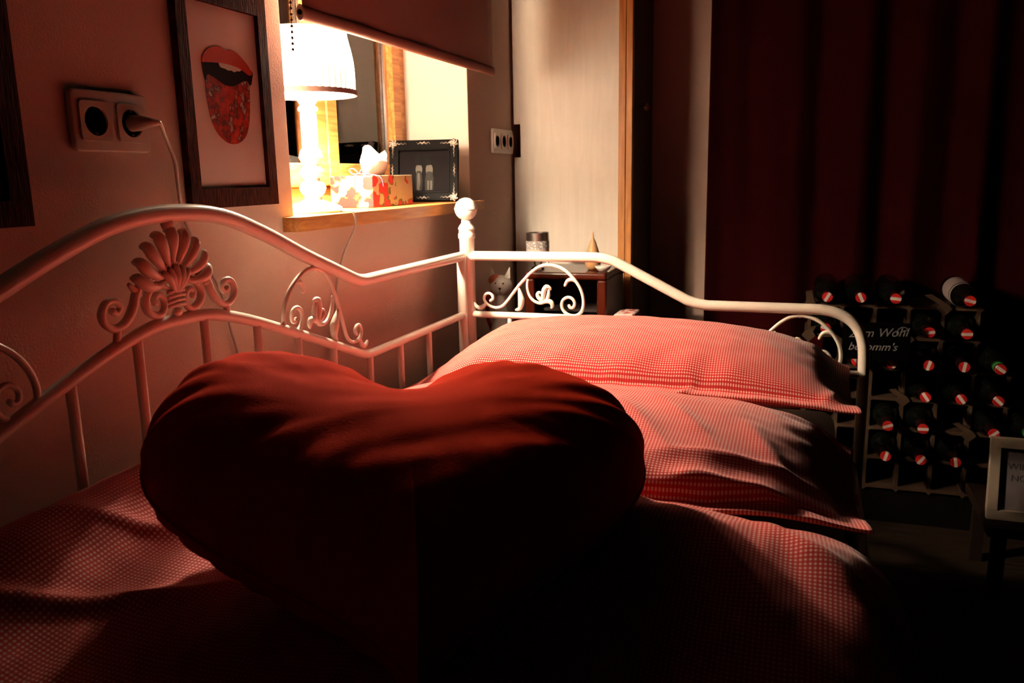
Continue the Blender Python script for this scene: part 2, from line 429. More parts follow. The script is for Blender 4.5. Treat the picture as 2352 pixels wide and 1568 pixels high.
# ================================================================ CURTAIN
cu = thing('curtain', 'dark red floor length curtain hanging in deep folds', 'curtain', (1.4, 2.92, 0))
vs = []; fs = []; nx = 260; nz_ = 14
cx0, cx1 = .592, 2.6
for i in range(nx+1):
    u = i/nx; x = cx0+(cx1-cx0)*u
    for j in range(nz_+1):
        z = .02+2.35*j/nz_
        d = .030*sin(x*29+1.5*sin(x*5)+.6)+.006*sin(x*61+z*.8)+.004*sin(z*3+x*20)
        vs.append((x, 2.915+d*(.8+.2*(1-j/nz_)), z))
q = len(vs)
vs += [(v[0], v[1]+.003, v[2]) for v in vs]
for i in range(nx):
    for j in range(nz_):
        a = i*(nz_+1)+j; fs.append((a, a+nz_+1, a+nz_+2, a+1)); fs.append((q+a+1, q+a+nz_+2, q+a+nz_+1, q+a))
for j in range(nz_):
    fs.append((j, j+1, q+j+1, q+j)); a = nx*(nz_+1)+j; fs.append((a+1, a, q+a, q+a+1))
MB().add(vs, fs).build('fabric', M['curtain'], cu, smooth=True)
MB().tube([(cx0-.04, 2.915, 2.385), (cx1+.04, 2.915, 2.385)], .012, 12).build('curtain_rod', M['black'], cu, smooth=True)
for q_ in (cx0, cx1-.1): MB().box(q_, q_+.012, 2.915, 2.96, 2.37, 2.40).build('bracket', M['black'], cu)

# ================================================================ BED FRAME
bed = thing('daybed', 'cream painted metal daybed with arched back and scrollwork', 'bed', (.575, .93, 0))
BX = .103; YC = .915; YP = 1.94
top_s = [(0, 1.039), (.1, 1.030), (.2, .998), (.3, .957), (.39, .923), (.43, .908), (.455, .8985), (.475, .8915), (.492, .887), (.51, .8845), (.535, .884), (.6, .884), (.8, .884), (1.0, .884)]
low_s = [(0, .893), (.06, .890), (.135, .871), (.222, .841), (.322, .804), (.42, .767), (.455, .754), (.478, .7455), (.495, .7395), (.512, .7365), (.535, .735), (.6, .735), (.8, .735), (1.0, .735)]
def rail(tab, half=1.0):
    pts = [(BX, YC-s, z) for s, z in reversed(tab[1:])] + [(BX, YC+s, z) for s, z in tab]
    return spline([Vector(p) for p in pts], 8)
MB().tube(rail(top_s), .0122, 14).build('top_rail', M['enamel'], bed, smooth=True)
MB().tube(rail(low_s), .0090, 12).build('lower_rail', M['enamel'], bed, smooth=True)
MB().tube([(BX, YC-1.0, .42), (BX, YC+1.0, .42)], .0125, 12).build('base_rail', M['enamel'], bed, smooth=True)
MB().tube([(BX, YC+1.0, .884), (BX, YC+1.0, .05)], .0122, 14).build('frame_end', M['enamel'], bed, smooth=True)
for y in (.36, .48, .60, .722, .832, .962, 1.082, 1.19, 1.300, 1.432, 1.566, 1.709, .24, .10):
    z = interp(abs(y-YC), low_s)
    MB().tube([(BX, y, z-.004), (BX, y, .43)], .0068, 10).build('spindle', M['enamel'], bed, smooth=True)
def post(x, y):
    prof = [(.0, 0), (.019, 0), (.019, .925), (.0215, .928), (.0215, .938), (.0195, .941), (.0195, .948), (.0215, .951), (.019, .957), (.0125, .966), (.0125, .972)]
    for k in range(2, 17):
        t = pi*k/16
        prof.append((.0285*sin(t), 1.0-.0285*cos(t)))
        if k == 8: prof += [(.0298, .9995), (.0298, 1.0015)]
    prof[-1] = (0, 1.0285)
    return MB().lathe(prof, (x, y, 0), 28).build('post', M['enamel'], bed, smooth='auto')
post(BX+.004, YP+.004); post(BX+.004, -.11)
# end panels (armrests)
def end_panel(y):
    arm = spline([(BX+.01, y, .883), (.30, y, .884), (.42, y, .884), (.452, y, .883), (.478, y, .878), (.505, y, .867), (.64, y, .798), (.668, y, .785), (.70, y, .7775), (.74, y, .776), (.93, y, .7755), (.962, y, .774), (.990, y, .768), (1.014, y, .756), (1.032, y, .738), (1.043, y, .714), (1.049, y, .68), (1.051, y, .60), (1.051, y, .4), (1.051, y, .02)], 6)
    MB().tube(arm, .0122, 14).build('armrest', M['enamel'], bed, smooth=True)
    low = spline([(BX+.01, y, .734), (.44, y, .734), (.475, y, .731), (.51, y, .722), (.63, y, .655), (.66, y, .640), (.70, y, .634), (1.045, y, .632)], 6)
    MB().tube(low, .0085, 12).build('end_rail', M['enamel'], bed, smooth=True)
    MB().tube([(BX+.01, y, .42), (1.05, y, .42)], .0115, 12).build('end_base_rail', M['enamel'], bed, smooth=True)
    for x in (.22, .34, .46, .58, .70, .82, .94):
        z = .734 if x < .5 else interp(x, [(.5, .725), (.63, .655), (.70, .634)])
        MB().tube([(x, y, z), (x, y, .42)], .006, 8).build('end_spindle', M['enamel'], bed, smooth=True)
end_panel(YP); end_panel(-.11)
MB().tube([(1.035, -.11, .42), (1.035, YP, .42)], .014, 12).build('front_rail', M['enamel'], bed, smooth=True)

# scroll ornament, local u 0-.295, v 0-.125 (units: traced drawing / 5250)
OS = 1/5250
SCR = {
 'main': ([(375,1078),(412,1050),(398,1000),(350,978),(303,1000),(285,1050),(310,1105),(370,1150),(450,1168),(530,1150),(600,1090),(680,990),(760,890),(850,790),(950,690),(1060,615),(1170,588),(1280,598),(1390,640),(1480,710),(1560,800),(1620,900),(1650,1010),(1650,1110),(1620,1190),(1550,1235),(1460,1230),(1390,1180),(1362,1110),(1380,1040),(1440,1002),(1500,1015),(1535,1070),(1515,1130),(1475,1132),(1460,1105)], [20,18,18,20,22,22,22,21,20,20]),
 'branch': ([(905,790),(895,870),(912,960),(950,1030),(1010,1075),(1080,1088),(1150,1065)], [16,18,20,22]),
 'petal_a': ([(1110,1075),(1110,1000),(1125,920),(1160,875),(1205,885),(1215,910)], [22,30,34,34,20,10]),
 'petal_b': ([(1100,1060),(1060,1030),(1035,985),(1050,950),(1085,955)], [22,26,26,20,16]),
 'petal_c': ([(1100,1075),(1180,1060),(1225,1080),(1235,1120),(1222,1145)], [22,34,32,24,14]),
 'petal_d': ([(1160,1060),(1185,980),(1190,910)], [26,26,14]),
 'drop': ([(780,900),(800,980),(812,1050),(805,1120),(785,1170),(735,1188)], [12,34,46,40,26,16]),
 'hook': ([(1580,830),(1540,785),(1490,770),(1440,790),(1408,850)], [10,22,26,24,18]),
 'tail': ([(145,1115),(175,1160),(230,1178),(290,1140),(320,1105)], [16,24,34,26,16]),
}
def ornament(name, f, scale=1.0):
    """f maps local (u, v) to world"""
    mb = MB()
    for key, (pts, rr) in SCR.items():
        P = spline([f(((a-130)*OS*scale), ((1215-b)*OS*scale)) for a, b in pts], 5)
        mb.tube(P, [q*OS*scale for q in lin(rr, len(P))], 10)
    # small lugs welding the scroll to the rails
    mb.tube([f(1.0*(1180-130)*OS*scale, (1215-600)*OS*scale), f((1180-130)*OS*scale, (1215-545)*OS*scale)], .0035, 8)
    return mb.build(name, M['enamel'], bed, smooth=True)
ornament('scroll_ornament', lambda u, v: Vector((.122+u, YP, .744+v)))
ornament('scroll_ornament', lambda u, v: Vector((.712+u, YP, .640+v)))
ornament('scroll_ornament', lambda u, v: Vector((.122+u, -.11, .744+v)))
def back_map(sgn):
    a = math.radians(19.2)
    def f(u, v):
        # tail towards the bed end, spiral towards the middle
        s = .506 - u*cos(a) + v*sin(a)*1.0
        z = .738 + u*sin(a) + v*cos(a) + .006
        return Vector((BX, YC+sgn*s, z))
    return f
ornament('scroll_ornament', back_map(1)); ornament('scroll_ornament', back_map(-1))

# shell crest in the middle of the arch
SY = .907
def sh(pts): return spline([(BX, SY+a, b) for a, b in pts], 5)
mb = MB()
foc = (0, .955)
for i, (ty, tz) in enumerate(((0, 1.015), (.0245, 1.010), (.045, .997), (.060, .978), (.066, .958))):
    for sg in ((1,) if i == 0 else (1, -1)):
        ey, ez = sg*ty, tz
        bend = -.006*i if i else 0
        P = spline([(BX+.001, SY+ey*.15, foc[1]+(ez-foc[1])*.1), (BX+.004, SY+ey*.48, foc[1]+(ez-foc[1])*.45+bend*.5), (BX+.007, SY+ey*.82, foc[1]+(ez-foc[1])*.8+bend*.4), (BX+.004, SY+ey, ez), (BX-.004, SY+ey*1.02, ez+.001)], 6)
        mb.tube(P, lin([.0020, .0042, .0070, .0086, .0072, .004], len(P)), 12)
mb.tube([(BX, SY, 1.018), (BX, SY, 1.032)], .0062, 10)
mb.ball((BX, SY, 1.024), .009, 12)
mb.build('shell_crest', M['enamel'], bed, smooth=True)
mb = MB()
for i, ty in enumerate((0, .012, .022)):
    for sg in ((1,) if i == 0 else (1, -1)):
        e = sg*ty; P = spline([(BX+.006, SY+e*.15, .932), (BX+.009, SY+e*.7, .952), (BX+.008, SY+e, .968-.004*i)], 5)
        mb.tube(P, lin([.002, .0055, .0042], len(P)), 8)
mb.tube(spline([(BX+.003, SY+a, b) for a, b in ((-.024, .955), (-.02, .966), (0, .973), (.02, .966), (.024, .955))], 5), .0035, 8)
mb.build('small_shell', M['enamel'], bed, smooth=True)
mb = MB()
for sg in (1, -1):
    g = lambda pts: [(sg*a, b) for a, b in pts]
    P = sh(g([(.012, .950), (.022, .957), (.040, .957), (.056, .951), (.068, .940), (.074, .925), (.084, .911), (.097, .902), (.112, .901), (.124, .910), (.127, .922), (.119, .934), (.105, .935), (.097, .926), (.104, .919), (.110, .923)]))
    mb.tube(P, lin([.003, .0045, .0052, .006, .0065, .006, .0055, .0055, .005, .0045, .004, .005], len(P)), 10)
    P = sh(g([(.064, .938), (.070, .944), (.078, .952)])); mb.tube(P, lin([.0055, .005, .003], len(P)), 8)
    P = sh(g([(.010, .938), (.024, .945), (.040, .944), (.052, .932), (.053, .918), (.044, .908), (.030, .905), (.021, .913), (.021, .926), (.030, .933), (.038, .928), (.036, .922)]))
    mb.tube(P, lin([.004, .005, .0058, .006, .006, .0055, .005, .0045, .0045, .0045, .005], len(P)), 10)
    P = sh(g([(.104, .902), (.106, .893), (.108, .884)])); mb.tube(P, .005, 8)
mb.build('volutes', M['enamel'], bed, smooth=True)
mb = MB()
for k in range(4): mb.tube([(BX+.004, SY-.015, .914+k*.0065), (BX+.007, SY, .916+k*.0065), (BX+.004, SY+.015, .914+k*.0065)], .0028, 8)
mb.ball((BX+.003, SY, .905), .008, 10, (.7, 1.2, .8))
mb.build('binding', M['enamel'], bed, smooth=True)

# ================================================================ BEDDING
o = MB().box(.135, .995, -.06, 1.90, .435, .560).build('mattress', M['mattress'], smooth='auto', bevel=.03, seg=4)
tag(o, 'pale mattress on the daybed beneath the checked bedding', 'mattress')
o = MB()
for k in range(14):
    y = -.02+k*.14; o.box(.10, 1.04, y, y+.06, .415, .434)
o.build('slat_base', M['tan_wood'], bed)

def surf(name, fn, nu, nv, m, uvfn, parent=None):
    """closed sheet-like body: fn(u,v,side) -> point; u,v in 0..1; side 1 top, 0 bottom"""
    vs = []; fs = []; uvs = []
    for side in (1, 0):
        for i in range(nu+1):
            for j in range(nv+1):
                u, v = i/nu, j/nv
                vs.append(fn(u, v, side)); uvs.append(uvfn(u, v))
    q = (nu+1)*(nv+1)
    for i in range(nu):
        for j in range(nv):
            a = i*(nv+1)+j
            fs.append((a, a+nv+1, a+nv+2, a+1)); fs.append((q+a+1, q+a+nv+2, q+a+nv+1, q+a))
    for i in range(nu):
        a = i*(nv+1); fs.append((a+nv+1, a, q+a, q+a+nv+1)); a += nv; fs.append((a, a+nv+1, q+a+nv+1, q+a))
    for j in range(nv):
        a = j; fs.append((a, a+1, q+a+1, q+a)); a = nu*(nv+1)+j; fs.append((a+1, a, q+a, q+a+1))
    me = bpy.data.meshes.new(name); me.from_pydata([tuple(v) for v in vs], [], fs); me.update()
    ul = me.uv_layers.new(name='UVMap')
    for l in me.loops: ul.data[l.index].uv = uvs[l.vertex_index]
    for p in me.polygons: p.use_smooth = True
    me.materials.append(m)
    ob = bpy.data.objects.new(name, me); COL.objects.link(ob)
    if parent: attach(ob, parent)
    return ob
def nz3(x, y, z=0): return noise.noise(Vector((x, y, z)))

def ridge(x, y, ax, ay, bx, by, wd, h, sharp=1.6):
    """a crease line from a to b"""
    dx, dy = bx-ax, by-ay; l2 = dx*dx+dy*dy
    t = ((x-ax)*dx+(y-ay)*dy)/l2; tt = max(0, min(1, t))
    d = math.hypot(x-ax-dx*tt, y-ay-dy*tt)
    return h*math.exp(-(d/wd)**sharp)*sin(pi*max(.02, min(.98, tt)))

def pillow(name, x0, x1, y0, y1, zc, T, hem=.03, zdrop=None, seed=0, ridges=(), px=2.6, py=2.2, bottom=.45, label='', bow=.02, skew=0):
    cx, cy = (x0+x1)/2, (y0+y1)/2; hx, hy = (x1-x0)/2, (y1-y0)/2
    def fn(u, v, side):
        a = 2*u-1; b = 2*v-1
        # corners stay out, sides are drawn in a little
        X = cx+hx*a*(1-bow*(1-b*b)*abs(a)); Y = cy+hy*b*(1-bow*1.6*(1-a*a)*abs(b))
        if skew: Y += skew*sm(.76, 1.03, X)*(1-v)
        ia = min(1, abs(a)*hx/(hx-hem)); ib = min(1, abs(b)*hy/(hy-hem))
        p = max(0, (1-ia**px))*max(0, (1-ib**py)); p = p**.55
        base = zc+(zdrop(X, Y) if zdrop else 0)
        if side:
            e = (1-p)
            wr = .0035*nz3(X*9+seed, Y*14, seed)*p + .0035*nz3(X*26, Y*30+seed, 2)*(.3+.7*e)*(1-e*.3)
            wr += .004*sin(a*26+3*nz3(X*5, Y*5, seed))*sm(.55, .95, ib)*p + .003*sin(b*18+seed)*sm(.7, .97, ia)*p
            for r_ in ridges: wr += ridge(X, Y, *r_)
            return (X, Y, base+T*p+.0025+wr)
        return (X, Y, base-T*bottom*p-.0025)
    o = surf(name, fn, 170, 120, M['gingham'], lambda u, v: (u*2*hx+seed*.0013, v*2*hy))
    tag(o, label, 'pillow'); return o

# duvet
def duvet_z(x, y):
    z = .690
    z += .050*math.exp(-((x-.16)/.07)**2)*sm(1.15, .95, y)             # rolled up along the back
    z += .012*sin(x*7.5+y*3.2)+.010*sin(y*9.5+x*2-1.0)+.006*nz3(x*6, y*7, 3)
    z -= .085*sm(.93, 1.02, y) + .03*sm(1.02, 1.12, y)
    z += .012*math.exp(-((y-.86)/.06)**2)
    z -= .085*sm(.90, .50, y)*sm(.62, .88, x) + .045*sm(.60, .30, y)*(1-sm(.62, .88, x))
    z += .005*nz3(x*14+3, y*10, 1)+.002*nz3(x*40, y*30, 5)
    # creases
    z += ridge(x, y, .12, .44, .40, .66, .014, .012) + ridge(x, y, .13, .60, .34, .78, .012, .009) + ridge(x, y, .15, .36, .5, .5, .016, .012)
    z += ridge(x, y, .86, .93, 1.02, .74, .016, .012) + ridge(x, y, .93, .86, 1.03, .60, .014, .010) + ridge(x, y, .80, .88, .98, .66, .012, .006)+ridge(x, y, .9, .72, 1.04, .55, .012, .008)
    return z
def duvet_fn(u, v, side):
    y = -.12+1.24*v
    s = u*1.38                       # arc length across
    yy = y
    if s < .04:                      # turned-down edge at the back
        x = .119+.0*s; x = .121+.010*(s/.04); zt = duvet_z(.135, yy)-.035*(1-s/.04)
    elif s < .84:
        x = .131+(s-.04); zt = duvet_z(x, yy)
    else:
        t = (s-.84)/.54; r = .115
        ang = min(pi/2, (s-.84)/r)
        x = .931+r*sin(ang)+.010*sin(yy*16+2)*sm(0, 1, t)
        drop = r*(1-cos(ang))+max(0, (s-.84)-r*pi/2)
        zt = duvet_z(.931+.5*r*sin(ang), yy)-drop
    if side: return (x, yy, zt)
    th = .035*sm(0, .06, v)*sm(1, .94, v)+.004
    if s < .84: return (x+(.004 if s < .04 else 0), yy, zt-th)
    ang = min(pi/2, (s-.84)/.115)
    return (x-th*sin(ang), yy, zt-th*cos(ang))
o = surf('duvet', duvet_fn, 260, 220, M['gingham'], lambda u, v: (u*1.38, v*1.24))
tag(o, 'red and white checked duvet spread over the near half of the bed', 'duvet')

pillow('pillow', .125, 1.012, .935, 1.475, .652, .088, hem=.035, seed=3, bottom=.42, skew=.085,
       zdrop=lambda x, y: .030*sm(1.12, .93, y)*(1-.25*sm(.88, 1.03, x)) - .014*sm(.86, 1.03, x)-.035*sm(.94, 1.02, x)*sm(1.05,1.2,y),
       ridges=((.62, 1.26, .78, 1.02, .016, .008), (.68, 1.30, .84, 1.06, .014, .006), (.74, .985, .97, 1.03, .012, .012), (.72, 1.03, .99, 1.10, .013, .008), (.84, 1.22, .92, 1.05, .018, .006), (.60, 1.10, .72, 1.0, .012, .006)),
       label='checked pillow in the middle of the bed, just behind the velvet heart')
pillow('pillow', .125, 1.022, 1.455, 1.915, .688, .080, hem=.03, seed=11, bottom=.85, px=2.0, py=2.4,
       zdrop=lambda x, y: -.05*sm(.32, .13, x)-.012*sm(.84, 1.03, x)-.035*sm(.94, 1.03, x)*sm(1.48,1.62,y)+.01*sm(1.5, 1.75, y),
       ridges=((.70, 1.43, .74, 1.50, .008, .006), (.95, 1.45, 1.01, 1.6, .012, .006)),
       label='plump checked pillow furthest away, leaning against the bed end rail')

# heart cushion
def heart_pt(t):
    x = 16*sin(t)**3; y = 13*cos(t)-4.4*cos(2*t)-2*cos(3*t)-.9*cos(4*t)
    return x/32, (y+1.0)/32
HW, HT = .555, .150
HC = Vector((.535, .734, .752)); HAZ = math.radians(28); HTILT = math.radians(13)
ax = Vector((cos(HAZ), sin(HAZ), -.062)).normalized()
ay = Vector((-sin(HAZ)*cos(HTILT), cos(HAZ)*cos(HTILT), sin(HTILT)))
an = ax.cross(ay)
mb = MB(); nt_, nr = 300, 64
vs = []; fs = []
for side in (1, -1):
    for k in range(nr+1):
        s = k/nr
        for j in range(nt_):
            t = 2*pi*j/nt_
            hx_, hy_ = heart_pt(t)
            th0 = math.atan2(hx_, hy_); w_ = sm(.45, 1, s)
            a = (hx_*w_+.40*sin(th0)*(1-w_))*s*HW; b = (hy_*w_+.36*cos(th0)*(1-w_))*s*HW
            pr_ = (1-s**4.6)**.52
            dip = 1-.42*math.exp(-(a/.075)**2)*sm(-.02, .17, b)
            bulge = 1+.22*math.exp(-((a+.205)/.075)**2)*sm(-.08, .08, b)
            h = HT*(.73*dip*bulge if side > 0 else .42)*pr_
            th = math.atan2(hx_, hy_)
            # gathers running in from the seam
            g = sm(.35, .98, s)*(1-sm(.985, 1.0, s))
            wr = .0045*g*nz3(th*5, s*1.2, 4+side)+.0030*g*nz3(th*17, s*1.5, 9+side)*sm(.7, .95, s)
            wr += .006*nz3(a*9, b*13, 2)*(1-s)
            # long soft folds fanning across the upper face
            u_ = a*.94+b*.34; v__ = -a*.34+b*.94
            wr += (.0050*nz3(u_*3.5, v__*13, 7)+.0022*nz3(u_*8, v__*30, 3))*sm(1, .8, s)
            p = HC+ax*a*(1+.012*g*sin(th*34))+ay*b*(1+.012*g*sin(th*34))+an*side*(h+wr*(1 if side > 0 else .4))
            vs.append(p)
q = (nr+1)*nt_
for o_ in (0, q):
    for k in range(nr):
        for j in range(nt_):
            a = o_+k*nt_+j; b = o_+k*nt_+(j+1) % nt_
            fs.append((a, b, b+nt_, a+nt_) if o_ == 0 else (a+nt_, b+nt_, b, a))
ob = MB().add(vs, fs).build('heart_cushion', M['velvet'], smooth=True)
tag(ob, 'large red velvet heart shaped cushion lying on the checked duvet', 'cushion')
mb = MB(); P = []
for j in range(121):
    hx_, hy_ = heart_pt(2*pi*j/120); P.append(HC+ax*hx_*HW*1.001+ay*hy_*HW*1.001)
mb.tube(P, .0022, 6).build('seam_piping', M['velvet'], ob, smooth=True)

# ================================================================ WALL PICTURES
def picture(x_front, y0, y1, z0, z1, iy0, iy1, iz0, iz1, label, printmat):
    t = thing('picture_frame', label, 'picture', (0.001, (y0+y1)/2, z0))
    d = x_front
    mb = MB()
    mb.box(.001, d, y0, iy0, z0, z1); mb.box(.001, d, iy1, y1, z0, z1)
    mb.box(.001, d, iy0, iy1, z0, iz0); mb.box(.001, d, iy0, iy1, iz1, z1)
    mb.build('frame', M['frame_wood'], t, bevel=.0008)
    p = MB().box(.001, .006, iy0, iy1, iz0, iz1).build('print', printmat, t)
    return t, p
# frame with the mouth print
t, p = picture(.014, 1.066, 1.292, 1.038, 1.392, 1.090, 1.268, 1.069, 1.356, 'dark wood frame with a print of red lips and a flower covered tongue', M['paper'])
def flat(name, pts, x, m, par, th=.0004):
    return MB().prism(pts, 'x', x, x+th).build(name, m, par)
# lips print: y (right) and z positions in the picture plane
yc, zc = 1.186, 1.230
def mp(pts):
    Q = spline([(yc+a, zc+b*.77, 0) for a, b in pts+pts[:1]], 4)[:-1]
    return [(v.x, v.y) for v in Q]
tongue = mp([(-.056, .022), (-.0575, -.01), (-.055, -.045), (-.048, -.075), (-.036, -.097), (-.018, -.112), (0, -.116), (.018, -.112), (.036, -.097), (.047, -.07), (.053, -.035), (.056, 0), (.056, .022), (.03, .0), (.0, -.006), (-.03, .004)])
mouthp = mp([(-.062, .040), (-.06, .01), (-.056, -.01), (-.050, .008), (-.03, .0), (-.01, -.012), (.012, -.013), (.034, .0), (.050, .006), (.058, -.005), (.064, .012), (.064, .035), (.03, .044), (0, .045), (-.03, .046)])
lip = mp([(-.062, .036), (-.058, .055), (-.045, .072), (-.03, .081), (-.015, .083), (-.004, .077), (.008, .080), (.022, .078), (.038, .066), (.054, .048), (.064, .028), (.055, .022), (.035, .034), (.015, .040), (-.01, .042), (-.035, .040)])
teeth = mp([(-.022, .046), (-.018, .032), (-.006, .029), (.002, .026), (.01, .027), (.017, .024), (.024, .028), (.032, .029), (.038, .038), (.02, .044), (0, .047)])
up = lambda P_: [(a, zc+(.083-(.083-(b-zc)/.77)*.80)*.77) for a, b in P_]
mouthp, lip, teeth = up(mouthp), up(lip), up(teeth)
tongue = [(a, b+.014*sm(zc-.05, zc, b)) for a, b in tongue]
flat('tongue', tongue, .0062, M['flowers'], p); flat('mouth_opening', mouthp, .0064, M['mouth'], p)
flat('teeth', teeth, .0067, M['teeth'], p); flat('upper_lip', lip, .0070, M['lip'], p)
t, p = picture(.014, .50, .780, 1.030, 1.42, .535, .750, 1.062, 1.385, 'dark framed picture at the left edge, beside the double wall socket', M['dark_print'])

# ================================================================ SOCKETS
def rrect(y0, y1, z0, z1, r, k=6):
    out = []
    for (cy, cz, a0) in ((y1-r, z0+r, -pi/2), (y1-r, z1-r, 0), (y0+r, z1-r, pi/2), (y0+r, z0+r, pi)):
        for i in range(k+1):
            a = a0+pi/2*i/k; out.append((cy+r*cos(a), cz+r*sin(a)))
    return out
def sock(name, label, y0, y1, z0, z1, n, mt, hole_r, th=.011):
    t = thing(name, label, 'socket', (.001, (y0+y1)/2, (z0+z1)/2))
    MB().prism(rrect(y0, y1, z0, z1, .009), 'x', .0012, th).build('cover_plate', mt, t, bevel=.003, smooth='auto', seg=3)
    w_ = (y1-y0)/n
    for i in range(n):
        c = y0+w_*(i+.5) + (.0 if n != 2 else (.002 if i == 0 else -.002)); zz = (z0+z1)/2; h = .027 if n == 2 else .03
        if n == 3: h = .024
        # insert with a round opening
        m_ = 56; outer = []
        for q_ in range(m_):
            a = 2*pi*q_/m_; k_ = h/((abs(cos(a))**9+abs(sin(a))**9)**(1/9)); outer.append((c+k_*cos(a), zz+k_*sin(a)))
        mb = MB(); seg = m_
        ang = [math.atan2(b-zz, a-c) for a, b in outer]
        inner = [(c+hole_r*cos(a), zz+hole_r*sin(a)) for a in ang]
        X = th+.0034
        vs = [(th-.002, a, b) for a, b in outer]+[(X, a+(c-a)*.03, b+(zz-b)*.03) for a, b in outer]+[(X, a, b) for a, b in inner]+[(th+.0002, c+(a-c)*.96, zz+(b-zz)*.96) for a, b in inner]
        fs = []
        for r_ in range(3):
            for j in range(seg): fs.append((r_*seg+j, r_*seg+(j+1) % seg, (r_+1)*seg+(j+1) % seg, (r_+1)*seg+j))
        ins = mb.add(vs, fs).build('socket_insert', mt, t, smooth='auto')
        mb = MB().lathe([(hole_r*.965, 0), (0.0001, 0)], (th+.0006, c, zz), 28, 'x')
        mb.build('recess', M['socket_hole'], ins)
        for s_ in (-1, 1):
            MB().box(th+.0007, th+.0025, c-.002, c+.002, zz+s_*(hole_r-.003)-.0015, zz+s_*(hole_r-.003)+.0015).build('earth_clip', M['steel'], ins)
            MB().lathe([(.0025, 0), (.0001, .0002)], (th+.0009, c+s_*.0095, zz), 12, 'x').build('pin_hole', M['black'], ins)
    return t
sock('wall_socket', 'beige double wall socket with one lamp plug pushed in', .858, .994, 1.122, 1.203, 2, M['plastic'], .0195)
sock('wall_socket', 'white triple wall socket near the corner beside the wardrobe', 2.405, 2.585, 1.148, 1.222, 3, M['plastic_w'], .0185)

# ================================================================ TABLE LAMP
lamp = thing('table_lamp', 'lit white table lamp with a pleated shade on the window sill', 'lamp', (LX, LY, 1.012))
prof = [(0, .0), (.058, .0), (.060, .004), (.058, .010), (.048, .016), (.034, .020), (.020, .026), (.017, .032), (.024, .040), (.028, .050), (.024, .060), (.016, .066), (.016, .070), (.024, .076), (.026, .084), (.020, .092), (.015, .096), (.020, .102), (.025, .112), (.022, .124), (.016, .132), (.0165, .140), (.0165, .200), (.014, .202), (.020, .206), (.020, .211), (.014, .216), (.019, .224), (.020, .230), (.013, .236), (.010, .238), (0, .238)]
MB().lathe(prof, (LX, LY, 1.0125), 32).build('base', M['white_paint'], lamp, smooth='auto')
# shade
z0s, z1s, r0s, r1s = 1.248, 1.372, .098, .084
def shade_fn():
    vs = []; fs = []; uv = []; n, K = 352, 10
    for side in (0, 1):
        for k in range(K+1):
            v = k/K; r = r0s+(r1s-r0s)*(v**1.15)+.004*sin(pi*v)
            for j in range(n+1):
                t = 2*pi*j/n
                q = r+.0018*sin(44*t)*(.4+.6*sin(pi*min(1, v*1.2)))-side*.0016
                vs.append((LX+q*cos(t), LY+q*sin(t), z0s+(z1s-z0s)*v)); uv.append((j/n, v))
    for side in (0, 1):
        o_ = side*(K+1)*(n+1)
        for k in range(K):
            for j in range(n):
                a = o_+k*(n+1)+j; f = (a, a+1, a+n+2, a+n+1); fs.append(f if side == 0 else f[::-1])
    q = (K+1)*(n+1)
    for j in range(n):
        fs.append((j+1, j, q+j, q+j+1)); a = K*(n+1)+j; fs.append((a, a+1, q+a+1, q+a))
    me = bpy.data.meshes.new('lamp_shade'); me.from_pydata(vs, [], fs); me.update()
    ul = me.uv_layers.new(name='UVMap')
    for l in me.loops: ul.data[l.index].uv = uv[l.vertex_index]
    for p in me.polygons: p.use_smooth = True
    me.materials.append(M['shade'])
    ob = bpy.data.objects.new('lamp_shade', me); COL.objects.link(ob); attach(ob, lamp); return ob
shade = shade_fn()
mb = MB().lathe([(r0s+.0018, z0s-.001), (r0s+.0022, z0s+.009)], (LX, LY, 0), 64)
mb.f = mb.f[:64]
mb2 = [(r0s+.0040, z0s-.001), (r0s+.0036, z0s+.009), (r0s+.0016, z0s+.009), (r0s+.0016, z0s-.001), (r0s+.0040, z0s-.001)]
MB().lathe(mb2, (LX, LY, 0), 64).build('trim', M['trim_band'], shade, smooth='auto')
MB().lathe([(r1s+.0030, z1s-.006), (r1s+.0028, z1s+.001), (r1s-.001, z1s+.001), (r1s-.001, z1s-.006), (r1s+.0030, z1s-.006)], (LX, LY, 0), 64).build('top_trim', M['shade'], shade, smooth='auto')
mb = MB().lathe([(.010, 0), (.012, .002), (.012, .016), (.010, .018)], (LX, LY, 1.2460), 20)
mb.build('bulb_holder', M['white_paint'], lamp, smooth='auto')
MB().lathe([(.008, 0), (.012, .004), (.021, .014), (.025, .026), (.022, .038), (.013, .047), (0, .051)], (LX, LY, 1.2620), 20).build('bulb', M['bulb'], lamp, smooth=True)
mb = MB()
for k in range(3):
    t = 2*pi*k/3+.4; mb.tube([(LX+.012*cos(t), LY+.012*sin(t), 1.262), (LX+(r0s-.003)*cos(t), LY+(r0s-.003)*sin(t), 1.256)], .0012, 6)
mb.build('shade_carrier', M['steel'], lamp, smooth=True)
